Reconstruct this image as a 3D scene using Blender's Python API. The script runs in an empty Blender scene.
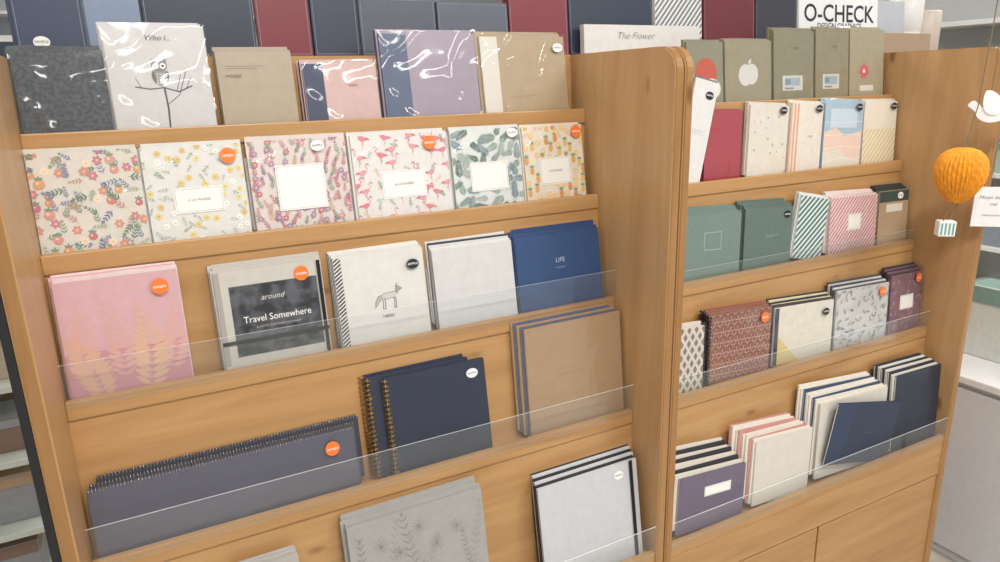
import bpy, bmesh, math, random
from mathutils import Matrix, Vector
rng=random.Random(7)
S=bpy.context.scene
try: S.view_settings.view_transform='Standard'
except Exception: pass
COL=S.collection
# ---------------------------------------------------------------- materials
def lin(h):
    h=h.lstrip('#');c=[int(h[i:i+2],16)/255 for i in (0,2,4)]
    return tuple([x/12.92 if x<=.04045 else ((x+.055)/1.055)**2.4 for x in c]+[1])
MC={}
def M(hexc,rough=.5,var=.06,metal=0,coat=0,scale=60):
    k=(hexc,rough,var,metal,coat)
    if k in MC:return MC[k]
    m=bpy.data.materials.new("paint_"+hexc.strip('#'));m.use_nodes=True;n=m.node_tree;b=n.nodes['Principled BSDF']
    b.inputs['Roughness'].default_value=rough;b.inputs['Metallic'].default_value=metal
    b.inputs['Coat Weight'].default_value=coat;b.inputs['Coat Roughness'].default_value=.15
    if var>0:
        tc=n.nodes.new('ShaderNodeTexCoord');no=n.nodes.new('ShaderNodeTexNoise');no.inputs['Scale'].default_value=scale
        no.inputs['Detail'].default_value=4
        r=n.nodes.new('ShaderNodeValToRGB');c=lin(hexc)
        r.color_ramp.elements[0].position=.3;r.color_ramp.elements[1].position=.7
        r.color_ramp.elements[0].color=tuple([x*(1-var) for x in c[:3]]+[1]);r.color_ramp.elements[1].color=tuple([min(1,x*(1+var)) for x in c[:3]]+[1])
        n.links.new(tc.outputs['Object'],no.inputs['Vector']);n.links.new(no.outputs['Fac'],r.inputs['Fac']);n.links.new(r.outputs['Color'],b.inputs['Base Color'])
    else: b.inputs['Base Color'].default_value=lin(hexc)
    MC[k]=m;return m
def mottle(a,b_,scale,lo=.45,hi=.55):
    k=(a,b_,scale)
    if k in MC:return MC[k]
    m=bpy.data.materials.new("mottled");m.use_nodes=True;n=m.node_tree;b=n.nodes['Principled BSDF'];b.inputs['Roughness'].default_value=.45
    tc=n.nodes.new('ShaderNodeTexCoord');no=n.nodes.new('ShaderNodeTexNoise');no.inputs['Scale'].default_value=scale;no.inputs['Detail'].default_value=6
    r=n.nodes.new('ShaderNodeValToRGB');r.color_ramp.elements[0].position=lo;r.color_ramp.elements[1].position=hi
    r.color_ramp.elements[0].color=lin(a);r.color_ramp.elements[1].color=lin(b_)
    n.links.new(tc.outputs['Object'],no.inputs['Vector']);n.links.new(no.outputs['Fac'],r.inputs['Fac']);n.links.new(r.outputs['Color'],b.inputs['Base Color'])
    MC[k]=m;return m
def wood(name,vec,cols,rough=.36):
    m=bpy.data.materials.new(name);m.use_nodes=True;n=m.node_tree;b=n.nodes['Principled BSDF'];L=n.links.new
    b.inputs['Roughness'].default_value=rough
    tc=n.nodes.new('ShaderNodeTexCoord');mp=n.nodes.new('ShaderNodeMapping');mp.inputs['Scale'].default_value=vec
    L(tc.outputs['Object'],mp.inputs['Vector'])
    n1=n.nodes.new('ShaderNodeTexNoise');n1.inputs['Scale'].default_value=1.8;n1.inputs['Detail'].default_value=5;n1.inputs['Distortion'].default_value=.9;L(mp.outputs['Vector'],n1.inputs['Vector'])
    r=n.nodes.new('ShaderNodeValToRGB');e=r.color_ramp.elements
    e[0].position=.25;e[0].color=lin(cols[0]);e[1].position=.8;e[1].color=lin(cols[2]);x=e.new(.5);x.color=lin(cols[1])
    L(n1.outputs['Fac'],r.inputs['Fac'])
    n2=n.nodes.new('ShaderNodeTexNoise');n2.inputs['Scale'].default_value=16;n2.inputs['Detail'].default_value=5;L(mp.outputs['Vector'],n2.inputs['Vector'])
    r2=n.nodes.new('ShaderNodeValToRGB');r2.color_ramp.elements[0].position=.35;r2.color_ramp.elements[0].color=(.86,.82,.76,1);r2.color_ramp.elements[1].position=.62;r2.color_ramp.elements[1].color=(1,1,1,1)
    L(n2.outputs['Fac'],r2.inputs['Fac'])
    mx=n.nodes.new('ShaderNodeMix');mx.data_type='RGBA';mx.blend_type='MULTIPLY';mx.inputs[0].default_value=.35
    L(r.outputs['Color'],mx.inputs[6]);L(r2.outputs['Color'],mx.inputs[7])
    mk=n.nodes.new('ShaderNodeMapping');mk.inputs['Scale'].default_value=[a**.35*2.6 for a in vec];L(tc.outputs['Object'],mk.inputs['Vector'])
    vo=n.nodes.new('ShaderNodeTexVoronoi');vo.inputs['Scale'].default_value=1.3;L(mk.outputs['Vector'],vo.inputs['Vector'])
    r3=n.nodes.new('ShaderNodeValToRGB');r3.color_ramp.elements[0].position=.03;r3.color_ramp.elements[0].color=(.40,.27,.17,1);r3.color_ramp.elements[1].position=.085;r3.color_ramp.elements[1].color=(1,1,1,1)
    L(vo.outputs['Distance'],r3.inputs['Fac'])
    mx2=n.nodes.new('ShaderNodeMix');mx2.data_type='RGBA';mx2.blend_type='MULTIPLY';mx2.inputs[0].default_value=.8
    L(mx.outputs[2],mx2.inputs[6]);L(r3.outputs['Color'],mx2.inputs[7]);L(mx2.outputs[2],b.inputs['Base Color'])
    bp=n.nodes.new('ShaderNodeBump');bp.inputs['Strength'].default_value=.03;L(n2.outputs['Fac'],bp.inputs['Height']);L(bp.outputs['Normal'],b.inputs['Normal'])
    return m
WH=wood('honey_wood_horizontal',(1.1,13,13),('#a87b4a','#b78c5a','#c29967'))
WV=wood('honey_wood_vertical',(13,8,.8),('#ae8354','#bb9365','#c6a176'))
WE=wood('honey_wood_edge',(13,13,1),('#92683c','#a37848','#af8655'))
def clear(name,haze,tint,bump,base,gr=.1):
    m=bpy.data.materials.new(name);m.use_nodes=True;n=m.node_tree;n.nodes.clear();L=n.links.new
    o=n.nodes.new('ShaderNodeOutputMaterial');t=n.nodes.new('ShaderNodeBsdfTransparent');t.inputs[0].default_value=tint
    d=n.nodes.new('ShaderNodeBsdfDiffuse');d.inputs[0].default_value=(.9,.92,.93,1)
    g=n.nodes.new('ShaderNodeBsdfGlossy');g.inputs['Roughness'].default_value=gr
    lw=n.nodes.new('ShaderNodeLayerWeight');pw=n.nodes.new('ShaderNodeMath');pw.operation='POWER';pw.inputs[1].default_value=4
    ma=n.nodes.new('ShaderNodeMath');ma.operation='MULTIPLY_ADD';ma.inputs[1].default_value=.6;ma.inputs[2].default_value=base
    L(lw.outputs['Facing'],pw.inputs[0]);L(pw.outputs[0],ma.inputs[0])
    m1=n.nodes.new('ShaderNodeMixShader');m1.inputs[0].default_value=haze;m2=n.nodes.new('ShaderNodeMixShader')
    L(t.outputs[0],m1.inputs[1]);L(d.outputs[0],m1.inputs[2]);L(ma.outputs[0],m2.inputs[0]);L(m1.outputs[0],m2.inputs[1]);L(g.outputs[0],m2.inputs[2]);L(m2.outputs[0],o.inputs[0])
    if bump:
        tc=n.nodes.new('ShaderNodeTexCoord');no=n.nodes.new('ShaderNodeTexNoise');no.inputs['Scale'].default_value=11;no.inputs['Distortion'].default_value=1.6;no.inputs['Detail'].default_value=1
        bp=n.nodes.new('ShaderNodeBump');bp.inputs['Strength'].default_value=bump;bp.inputs['Distance'].default_value=.01
        L(tc.outputs['Object'],no.inputs['Vector']);L(no.outputs['Fac'],bp.inputs['Height'])
        L(bp.outputs['Normal'],g.inputs['Normal'])
    return m
ACR=clear('clear_acrylic',.02,(.97,.98,.98,1),0,.03,.03)
ACE=clear('clear_acrylic_edge',.7,(.9,.95,.95,1),0,.05)
FILM=clear('clear_plastic_film',.01,(.985,.985,.985,1),.5,.06,.08)
# ---------------------------------------------------------------- mesh helpers
def ob(name,me,parent=None,loc=(0,0,0)):
    o=bpy.data.objects.new(name,me);COL.objects.link(o);o.location=loc
    if parent is not None:o.parent=parent
    return o
def mesh(name,v,f,mats,fm=None,smooth=False):
    me=bpy.data.meshes.new(name);me.from_pydata([tuple(a) for a in v],[],f)
    for m in mats:me.materials.append(m)
    if fm:
        for p,i in zip(me.polygons,fm):p.material_index=i
    if smooth:
        for p in me.polygons:p.use_smooth=True
    me.update();return me
def bm_boxes(name,boxes,mats,bev=0,seg=2):
    bm=bmesh.new()
    for b in boxes:
        x0,x1,y0,y1,z0,z1=b[:6];mi=b[6] if len(b)>6 else 0
        vs=[bm.verts.new(p) for p in ((x0,y0,z0),(x1,y0,z0),(x1,y1,z0),(x0,y1,z0),(x0,y0,z1),(x1,y0,z1),(x1,y1,z1),(x0,y1,z1))]
        for q in ((0,3,2,1),(4,5,6,7),(0,1,5,4),(1,2,6,5),(2,3,7,6),(3,0,4,7)):
            bm.faces.new([vs[i] for i in q]).material_index=mi
    if bev:bmesh.ops.bevel(bm,geom=list(bm.edges),offset=bev,segments=seg,affect='EDGES',profile=.5)
    me=bpy.data.meshes.new(name);bm.to_mesh(me);bm.free()
    for m in mats:me.materials.append(m)
    return me
def box(name,x0,x1,y0,y1,z0,z1,mat,parent=None,bev=.0015):
    return ob(name,bm_boxes(name,[(x0,x1,y0,y1,z0,z1)],[mat],bev),parent)
def empty(name,loc,label,cat,group=None):
    e=bpy.data.objects.new(name,None);COL.objects.link(e);e.location=loc;e.empty_display_size=.03
    e["label"]=label;e["category"]=cat
    if group:e["group"]=group
    return e
def prism_yz(name,poly,x0,x1,mats,parent,edge=0,bev=0):
    n=len(poly);v=[(x0,a,b) for a,b in poly]+[(x1,a,b) for a,b in poly]
    f=[list(range(n)),list(range(2*n-1,n-1,-1))]+[[i,i+n,(i+1)%n+n,(i+1)%n] for i in range(n)]
    me=mesh(name,v,f,mats,[0,0]+[edge]*n)
    bm=bmesh.new();bm.from_mesh(me);bmesh.ops.recalc_face_normals(bm,faces=bm.faces)
    if bev:
        g=[e for e in bm.edges if abs(e.verts[0].co.x-e.verts[1].co.x)<1e-6]
        bmesh.ops.bevel(bm,geom=g,offset=bev,segments=2,affect='EDGES')
    bm.to_mesh(me);bm.free()
    return ob(name,me,parent)
# ---------------------------------------------------------------- print drawing
def clip(pts,w,h,m):
    def cl(p,ax,lim,s):
        out=[]
        for i in range(len(p)):
            a=p[i-1];b=p[i];ia=s*(a[ax]-lim)>=0;ib=s*(b[ax]-lim)>=0
            if ia!=ib:
                t=(lim-a[ax])/(b[ax]-a[ax]);out.append((a[0]+t*(b[0]-a[0]),a[1]+t*(b[1]-a[1])))
            if ib:out.append(b)
        return out
    for ax,lim,s in ((0,m,1),(0,w-m,-1),(1,m,1),(1,h-m,-1)):
        pts=cl(pts,ax,lim,s)
        if len(pts)<3:return None
    return pts
class Print:
    def __init__(s,w,h):s.w=w;s.h=h;s.v=[];s.f=[];s.fm=[];s.mats=[];s.k=0
    def poly(s,pts,c,m=.001):
        pts=clip(list(pts),s.w,s.h,m)
        if not pts:return
        mt=c if not isinstance(c,str) else M(c,.5,0)
        if mt not in s.mats:s.mats.append(mt)
        a=sum(pts[i-1][0]*pts[i][1]-pts[i][0]*pts[i-1][1] for i in range(len(pts)))
        if a<0:pts=pts[::-1]
        y=-.0002-.0000016*s.k;s.k+=1;b=len(s.v)
        s.v+=[(p[0],y,p[1]) for p in pts];s.f.append(list(range(b,b+len(pts))));s.fm.append(s.mats.index(mt))
    def rect(s,x0,z0,x1,z1,c):s.poly([(x0,z0),(x1,z0),(x1,z1),(x0,z1)],c)
    def ell(s,x,z,a,b,c,rot=0,n=14):
        cr,sr=math.cos(rot),math.sin(rot)
        s.poly([(x+a*math.cos(t)*cr-b*math.sin(t)*sr,z+a*math.cos(t)*sr+b*math.sin(t)*cr) for t in [2*math.pi*i/n for i in range(n)]],c)
    def leaf(s,x,z,l,wd,rot,c):
        cr,sr=math.cos(rot),math.sin(rot);P=[]
        for t in (0,.2,.45,.7,1):P.append((l*t,wd*math.sin(math.pi*t**.8)))
        for t in (.7,.45,.2):P.append((l*t,-wd*math.sin(math.pi*t**.8)))
        s.poly([(x+a*cr-b*sr,z+a*sr+b*cr) for a,b in P],c)
    def stroke(s,pts,wd,c):
        for (x0,z0),(x1,z1) in zip(pts[:-1],pts[1:]):
            d=math.hypot(x1-x0,z1-z0)
            if d<1e-6:continue
            nx,nz=-(z1-z0)/d*wd/2,(x1-x0)/d*wd/2;ex,ez=(x1-x0)/d*wd*.3,(z1-z0)/d*wd*.3
            s.poly([(x0+nx-ex,z0+nz-ez),(x0-nx-ex,z0-nz-ez),(x1-nx+ex,z1-nz+ez),(x1+nx+ex,z1+nz+ez)],c)
    def frame(s,x0,z0,x1,z1,wd,c):s.stroke([(x0,z0),(x1,z0),(x1,z1),(x0,z1),(x0,z0)],wd,c)
    def flower(s,x,z,r,c,cc,n=5):
        o=rng.random()*6
        for i in range(n):
            a=o+2*math.pi*i/n;s.ell(x+r*.6*math.cos(a),z+r*.6*math.sin(a),r*.5,r*.36,c,a,8)
        s.ell(x,z,r*.28,r*.28,cc,0,8)
    def sprig(s,x,z,L,a,c,n=5,lw=.16,ls=.36):
        s.stroke([(x,z),(x+L*math.cos(a),z+L*math.sin(a))],.0005,c)
        for i in range(n):
            t=(i+.6)/n;bx,bz=x+L*t*math.cos(a),z+L*t*math.sin(a);l=L*ls*(1.1-t*.5)
            s.leaf(bx,bz,l,l*lw,a+.75,c);s.leaf(bx,bz,l,l*lw,a-.75,c)
        s.leaf(x+L*.95*math.cos(a),z+L*.95*math.sin(a),L*ls*.7,L*ls*.12,a,c)
    def mesh(s,name='cover_print'):
        return mesh(name,s.v,s.f,s.mats,s.fm) if s.f else None
def text_mesh(body,size,mat,shear=0,bold=0,sx=1):
    c=bpy.data.curves.new('t','FONT');c.body=body;c.size=size;c.align_x='CENTER';c.align_y='CENTER';c.shear=shear;c.offset=bold;c.resolution_u=3
    o=bpy.data.objects.new('t',c);COL.objects.link(o)
    bpy.context.view_layer.update()
    me=bpy.data.meshes.new_from_object(o.evaluated_get(bpy.context.evaluated_depsgraph_get()))
    bpy.data.objects.remove(o);bpy.data.curves.remove(c)
    me.transform(Matrix.Diagonal((sx,1,1,1)))
    me.transform(Matrix.Rotation(math.pi/2,4,'X'));me.materials.clear();me.materials.append(mat);me.name='lettering';return me
def text(par,body,size,x,z,hexc,shear=0,y=-.0016,bold=0,sx=1):
    return ob('lettering',text_mesh(body,size,M(hexc,.5,0),shear,bold,sx),par,(x,y,z))
def sticker(par,x,z,kind,film,r=.0125):
    hexc={'o':'#f47a2e','w':'#f0f0ec','k':'#26262a'}[kind];a=r if kind=='o' else r*.95;b=r if kind=='o' else r*.72
    n=28;v=[(a*math.cos(2*math.pi*i/n),0,b*math.sin(2*math.pi*i/n)) for i in range(n)]
    v+=[(p[0],.0006,p[2]) for p in v]
    f=[list(range(n)),list(range(2*n-1,n-1,-1))]+[[i,i+n,(i+1)%n+n,(i+1)%n] for i in range(n)]
    o=ob('price_sticker',mesh('price_sticker',v,f,[M(hexc,.4,0)]),par,(x,-.0062 if film else -.0014,z))
    o['label']={'o':'round orange sticker','w':'oval white sample sticker','k':'oval black sample sticker'}[kind]
    ob('lettering',text_mesh('sample' if kind=='o' else 'SAMPLE',r*(.54 if kind=='o' else .46),M('#ffffff' if kind!='w' else '#333333',.5,0)),o,(0,-.0004,0))
def ring_mesh(w,h,axis,count,r,mat,t,wr=.0007):
    v=[];f=[];seg=12;ts=5
    for i in range(count):
        for off in ((-.0012,.0012) if axis=='z' else (0,)):
            p=(i+.5)/count*(h if axis=='z' else w)+off
            b=len(v)
            for a in range(seg):
                A=2*math.pi*a/seg
                for q in range(ts):
                    B=2*math.pi*q/ts;rr=r+wr*math.cos(B);k=wr*math.sin(B)
                    if axis=='z':v.append((rr*math.cos(A),t/2+rr*math.sin(A),p+k))
                    else:v.append((p+k,t/2+rr*math.sin(A),h+rr*math.cos(A)-.001))
            for a in range(seg):
                for q in range(ts):f.append([b+a*ts+q,b+((a+1)%seg)*ts+q,b+((a+1)%seg)*ts+(q+1)%ts,b+a*ts+(q+1)%ts])
    return mesh('spiral_binding',v,f,[mat],None,True)
# ---------------------------------------------------------------- notebooks
Z=[1.4996,1.3256,1.1148,.883,.5906];Y=[.2770,.2249,.1618,.0924,.0049]
def book_parts(w,h,t,cover,page,spine=None,bind='left'):
    ct=.0009
    bx=[(0,w,0,ct,0,h,0),(0,w,t-ct,t,0,h,0)]
    if bind=='left':bx.append((0,ct,0,t,0,h,1))
    elif bind=='right':bx.append((w-ct,w,0,t,0,h,1))
    cm=bm_boxes('cover',bx,[cover,spine or cover],.0003,1)
    l,r=(.001,.002) if bind=='left' else ((.002,.001) if bind=='right' else (.001,.001))
    pm=bm_boxes('pages',[(l,w-r,ct*1.02,t-ct*1.02,.001,h-.0025)],[page],0)
    return cm,pm
def film_mesh(w,h,seed):
    r=random.Random(seed);nx,nz=26,26;v=[];f=[];cr=[]
    for _ in range(6):
        a=r.uniform(0,math.pi);cr.append((math.cos(a),math.sin(a),r.uniform(0,w),r.uniform(0,h),r.uniform(.0003,.0008),r.uniform(.004,.009),r.uniform(.02,.06)))
    for j in range(nz+1):
        for i in range(nx+1):
            x=-.002+(w+.004)*i/nx;z=(h+.004)*j/nz;y=-.0034
            for c_,s_,a,b,am,wd,ln in cr:
                d=(x-a)*c_+(z-b)*s_;e=-(x-a)*s_+(z-b)*c_;y-=am*math.exp(-(d/wd)**2-(e/ln)**2)
            v.append((x,max(y,-.0058),z))
    for j in range(nz):
        for i in range(nx):
            a=j*(nx+1)+i;f.append([a,a+1,a+nx+2,a+nx+1])
    b=len(v);v+=[(-.002,-.0034,h+.004),(w+.002,-.0034,h+.004),(w+.003,.002,h+.0085),(w*.6,.002,h+.0055),(w*.3,.002,h+.009),(-.002,.002,h+.006)]
    f.append([b,b+1,b+2,b+3,b+4,b+5])
    return mesh('plastic_sleeve',v,f,[FILM],None,True)
def notebooks(label,row,x0,x1,h,cover='#cccccc',n=3,t=.006,draw=None,page='#ece7dc',spine=None,bind='left',film=False,group=None,
              lean=9,tilt=0,dy=0,base=None,dxs=None,dzs=None,backcols=None,stk=None,rings=None,extra=None,name='notebook',backlabel=None,tilts=None):
    w=x1-x0;H=h+.014
    if base is None:by,bz=Y[row]+.0205+dy,Z[row]-.0135
    else:by,bz=base;H=h
    cov=cover if not isinstance(cover,str) else M(cover,.4,.04,coat=.2)
    sp=M(spine,.5,.05) if isinstance(spine,str) else spine
    pg=mottle(page,'#cfc9bd',300,.35,.7) if page=='#ece7dc' else M(page,.7,.05)
    cm,pm=book_parts(w,H,t,cov,pg,sp,bind)
    ct=t/math.cos(math.radians(lean))+.0004
    shared={}
    for k in range(n):
        tl=tilt+(tilts[k] if tilts else (0 if k==0 or base is not None else rng.uniform(-.5,.5)))
        rot=Matrix.Rotation(-math.radians(lean),4,'X')@Matrix.Rotation(math.radians(tl),4,'Y')
        dx=(dxs[k] if dxs else (0 if k==0 else rng.uniform(-.006,.002)));dz=(dzs[k] if dzs else (0 if k==0 else (k*.0030+rng.uniform(0,.0024) if base is None else 0)))
        lz=bz+(w*math.sin(math.radians(tl)) if tl>0 else 0)
        e=empty(name,(x0+dx,by+k*ct,lz+dz),label if (k==0 or not backlabel) else backlabel,name.replace('_',' '),group)
        e.rotation_euler=rot.to_euler()
        c2,p2=cm,pm
        if k and backcols:
            bc=backcols[(k-1)%len(backcols)]
            if bc not in shared:shared[bc]=book_parts(w,H,t,M(bc,.5,.05),pg,None,bind)
            c2,p2=shared[bc]
        ob('cover',c2,e);ob('pages',p2,e)
        if rings:
            if 'r' not in shared:shared['r']=ring_mesh(w,H,rings[0],rings[1],rings[2],rings[3],t,rings[4] if len(rings)>4 else .0007)
            ob('spiral_binding',shared['r'],e)
        if k==0:
            off=.014 if base is None else 0
            P=Print(w,H)
            if draw:draw(P,w,H,off)
            m=P.mesh()
            if m:ob('cover_print',m,e)
            if stk:sticker(e,w*stk[1],off+h*stk[2],stk[0],film)
            if extra:extra(e,w,H,off)
            if film:
                ob('plastic_sleeve',film_mesh(w,H,int(x0*1000)+row),e)
# ---- drawings
def d_owl(P,w,H,o):
    bk='#4a4848';cx,cz=w*.5,o+.086;s=.88
    P.stroke([(w*.24,o+.064),(w*.38,o+.060),(w*.52,o+.062),(w*.66,o+.055),(w*.8,o+.064)],.0020,bk)
    P.stroke([(w*.52,o+.000),(w*.53,o+.03),(w*.52,o+.062)],.0028,bk)
    P.stroke([(w*.53,o+.035),(w*.66,o+.050),(w*.76,o+.088)],.0012,bk);P.stroke([(w*.64,o+.056),(w*.70,o+.082)],.0010,bk);P.stroke([(w*.30,o+.062),(w*.25,o+.078)],.0010,bk);P.stroke([(w*.74,o+.060),(w*.80,o+.078)],.0010,bk)
    P.ell(cx,cz-.006,.0125*s,.019*s,'#9a9692');P.ell(cx,cz+.010,.0135*s,.011*s,'#84807c')
    P.poly([(cx-.013*s,cz+.012),(cx-.012*s,cz+.022),(cx-.004,cz+.017)],'#84807c');P.poly([(cx+.013*s,cz+.012),(cx+.012*s,cz+.022),(cx+.004,cz+.017)],'#84807c')
    for q in(-1,1):
        P.ell(cx+q*.0052,cz+.010,.0046,.0046,'#f3f1ec');P.ell(cx+q*.0052,cz+.010,.0020,.0020,'#222222');P.leaf(cx+q*.0105,cz+.003,.022,.0034,-math.pi/2-q*.1,'#6b6764')
    P.poly([(cx-.0015,cz+.007),(cx+.0015,cz+.007),(cx,cz+.0035)],'#c08a3a')
    for j in range(4):
        for i in range(-1,2):P.ell(cx+i*.0052,cz-.003-j*.0045,.0015,.0009,'#d8d4cd')
def vsplit(*bands):
    def d(P,w,H,o):
        for a,b,c in bands:P.rect(w*a,0,w*b,H,c)
    return d
def label_plate(P,w,H,o,x0,z0,x1,z1,bg='#f6f3ec',fr='#a8988a'):
    P.rect(w*x0,o+(H-o)*z0,w*x1,o+(H-o)*z1,bg);P.frame(w*x0+.0025,o+(H-o)*z0+.0025,w*x1-.0025,o+(H-o)*z1-.0025,.0006,fr)
def scatter(P,w,H,n,fn,rmin):
    pts=[]
    for _ in range(n*14):
        x,z=rng.uniform(0,w),rng.uniform(0,H)
        if all((x-a)**2+(z-b)**2>rmin**2 for a,b in pts):
            pts.append((x,z));fn(x,z)
            if len(pts)>=n:break
def d_B1(P,w,H,o):
    def f(x,z):
        k=rng.random()
        if k<.6:P.sprig(x,z,rng.uniform(.016,.024),rng.uniform(0,6.28),rng.choice(['#8ba383','#6b8671','#7280a0','#a9b596','#c9978a','#8a94a8']),4)
        elif k<.78:
            r=rng.uniform(.0055,.008);P.ell(x,z,r,r*.95,rng.choice(['#d58470','#dba06e','#c47079','#d9988c']));P.ell(x-r*.25,z+r*.25,r*.3,r*.25,'#f0cdb0')
            for i in range(3):P.leaf(x,z+r*.8,.007,.0018,.5+i*1.0,'#7c957a')
        else:P.flower(x,z,.0068,rng.choice(['#d4937f','#c9808a','#efd9c4']),'#e8c68c',6)
    scatter(P,w,H,100,f,.0115)
def d_B2(P,w,H,o):
    def f(x,z):
        k=rng.random()
        if k<.36:P.flower(x,z,.0050,rng.choice(['#e6d07c','#ead894','#dfc27a']),'#b99a5e',7)
        elif k<.5:P.flower(x,z,.0048,'#f6f3ea','#dfc27a',7)
        else:P.sprig(x,z,rng.uniform(.010,.016),rng.uniform(0,6.28),rng.choice(['#a7b799','#b9c3a8','#9bae95','#b4bcc0']),3)
    scatter(P,w,H,100,f,.0110);label_plate(P,w,H,o,.26,.26,.76,.54)
def d_B3(P,w,H,o):
    def f(x,z):
        c=rng.choice(['#c9737f','#d59aa0','#98809a','#829884','#bb6a7a','#9aac8f','#d1ae80'])
        P.sprig(x,z-.008,rng.uniform(.014,.020),math.pi/2+rng.uniform(-.6,.6),c,4)
        if rng.random()<.3:P.flower(x+.004,z,.0050,rng.choice(['#c97480','#d9a2a8','#ab8caa']),'#efd9a0',6)
    scatter(P,w,H,125,f,.0099);label_plate(P,w,H,o,.25,.18,.74,.70)
def d_B4(P,w,H,o):
    def fl(x,z,s):
        c='#e79ca0' if rng.random()<.6 else '#df818c';q=1.15
        P.ell(x,z,.0064*q,.0038*q,c,.3*s);P.leaf(x-s*.004*q,z+.001,.009*q,.0018*q,math.pi/2+s*1.9,'#cf7684')
        P.stroke([(x+s*.005*q,z+.002*q),(x+s*.0078*q,z+.0065*q),(x+s*.005*q,z+.0108*q),(x+s*.0075*q,z+.0136*q)],.0014,c)
        P.ell(x+s*.008*q,z+.0136*q,.0018*q,.0014*q,c);P.poly([(x+s*.0093*q,z+.014*q),(x+s*.0122*q,z+.0108*q),(x+s*.0088*q,z+.0122*q)],'#5a5050')
        P.stroke([(x,z-.003*q),(x+s*.001,z-.015*q)],.0006,'#c47680');P.stroke([(x+s*.002*q,z-.003*q),(x-s*.002*q,z-.009*q),(x+s*.001,z-.010*q)],.0006,'#c47680')
    def f(x,z):
        if rng.random()<.5:fl(x,z,rng.choice([-1,1]))
        else:P.sprig(x-.005,z-.004,.015,rng.uniform(0,6.28),rng.choice(['#93b09f','#aebfae','#e3c99a']),4)
    scatter(P,w,H,56,f,.0180);label_plate(P,w,H,o,.27,.20,.73,.54)
def d_B5(P,w,H,o):
    def f(x,z):
        a=rng.uniform(0,6.28);c=rng.choice(['#6b8879','#8b9e93','#587567','#adbab1','#84999f'])
        P.sprig(x-.01*math.cos(a),z-.01*math.sin(a),rng.uniform(.022,.032),a,c,8,.10,.42)
    scatter(P,w,H,52,f,.0150);label_plate(P,w,H,o,.24,.18,.78,.56)
def d_B6(P,w,H,o):
    def f(x,z):
        k=rng.random()
        if k<.5:
            P.ell(x,z,.0052,.0074,rng.choice(['#e7b066','#e29a5c','#ebc47a']))
            for i in range(-1,2):P.stroke([(x-.004,z+i*.004-.002),(x+.004,z+i*.004+.002)],.0004,'#b98545')
            for i in range(5):P.leaf(x,z+.0065,.008,.0012,.6+i*.5,'#86a37a')
        elif k<.8:
            P.ell(x,z,.0058,.0058,'#eeb96c');P.ell(x,z,.0044,.0044,'#f6dea8')
            for i in range(3):P.stroke([(x-.0044*math.cos(i*1.05),z-.0044*math.sin(i*1.05)),(x+.0044*math.cos(i*1.05),z+.0044*math.sin(i*1.05))],.0005,'#eeb96c')
        else:P.sprig(x,z,.014,rng.uniform(0,6),'#e9b4a6',4)
    scatter(P,w,H,68,f,.0135);label_plate(P,w,H,o,.24,.18,.76,.56)
def d_fern(P,w,H,o):
    P.rect(0,0,w,o+.062,'#c98d94')
    def fern(x,z,L,a,sz,g):
        n=13
        for i in range(n):
            t=i/n;bx,bz=x+L*t*math.cos(a+.25*t),z+L*t*math.sin(a+.25*t);l=sz*(1-t)**.7*(.6+min(1,t*4)*.4)
            P.leaf(bx,bz,l,l*.16,a+1.05,g);P.leaf(bx,bz,l,l*.16,a-1.05,g)
        P.stroke([(x+L*t*math.cos(a+.25*t),z+L*t*math.sin(a+.25*t)) for t in (0,.25,.5,.75,1)],.0007,g)
    fern(w*.84,o+.02,.12,1.2,.036,'#d9a79e');fern(w*.10,o+.03,.11,1.25,.034,'#d9a79e');fern(w*.45,o+.02,.13,1.5,.034,'#d8a69c')
    fern(w*.64,o-.004,.140,1.35,.044,'#dbaf92');fern(w*.26,o-.008,.115,1.75,.040,'#d7aa8e')
def d_travel(P,w,H,o):
    P.rect(w*.12,o+.012,w*.94,H-.026,mottle('#2c2c2f','#58595e',45,.4,.6));P.frame(w*.12,o+.012,w*.94,H-.026,.0008,'#8b8b8b')
    P.rect(w*.0,o,w*.05,H,'#a39d94')
def d_fox(P,w,H,o):
    for i in range(-4,32):
        z=i*.0066;P.poly([(0,z),(.014,z+.010),(.014,z+.0133),(0,z+.0033)],'#26262a')
    P.rect(.014,0,.0146,H,'#c9c5bc')
    k='#55555a';cx,cz=w*.56,o+.072;s=.82
    def T(L):return [(cx-a*s,cz+b*s*1.15) for a,b in L]
    P.poly(T([(-.018,.004),(-.008,.008),(.010,.007),(.016,.002),(.014,-.004),(.004,-.003),(-.008,-.001),(-.014,-.003)]),'#cfcbc4')
    P.stroke(T([(-.018,.008),(-.008,.009),(.004,.008),(.012,.008),(.017,.002)]),.0010,k)
    P.stroke(T([(-.014,-.003),(-.008,-.002),(.004,-.004),(.012,-.003)]),.0008,k)
    for x in (-.015,-.011,.010,.015):P.stroke(T([(x,-.002),(x-.001,-.012),(x+.0005,-.022),(x-.002,-.023)]),.0013,k)
    P.poly(T([(-.015,.008),(-.019,.020),(-.024,.018),(-.032,.013),(-.024,.010),(-.020,.004)]),'#a29e98')
    P.stroke(T([(-.015,.008),(-.019,.020),(-.024,.018),(-.032,.013),(-.024,.010),(-.018,.003)]),.0008,k)
    P.poly(T([(-.021,.018),(-.021,.026),(-.017,.018)]),k);P.ell(cx+.0315*s,cz+.0150*s,.0010,.0008,'#111111',0,8)
    P.poly(T([(.015,.005),(.024,.004),(.031,-.006),(.033,-.018),(.027,-.014),(.021,-.007),(.014,-.001)]),'#b3afa9');P.stroke(T([(.016,.005),(.024,.004),(.031,-.006),(.033,-.018)]),.0009,k)
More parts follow.
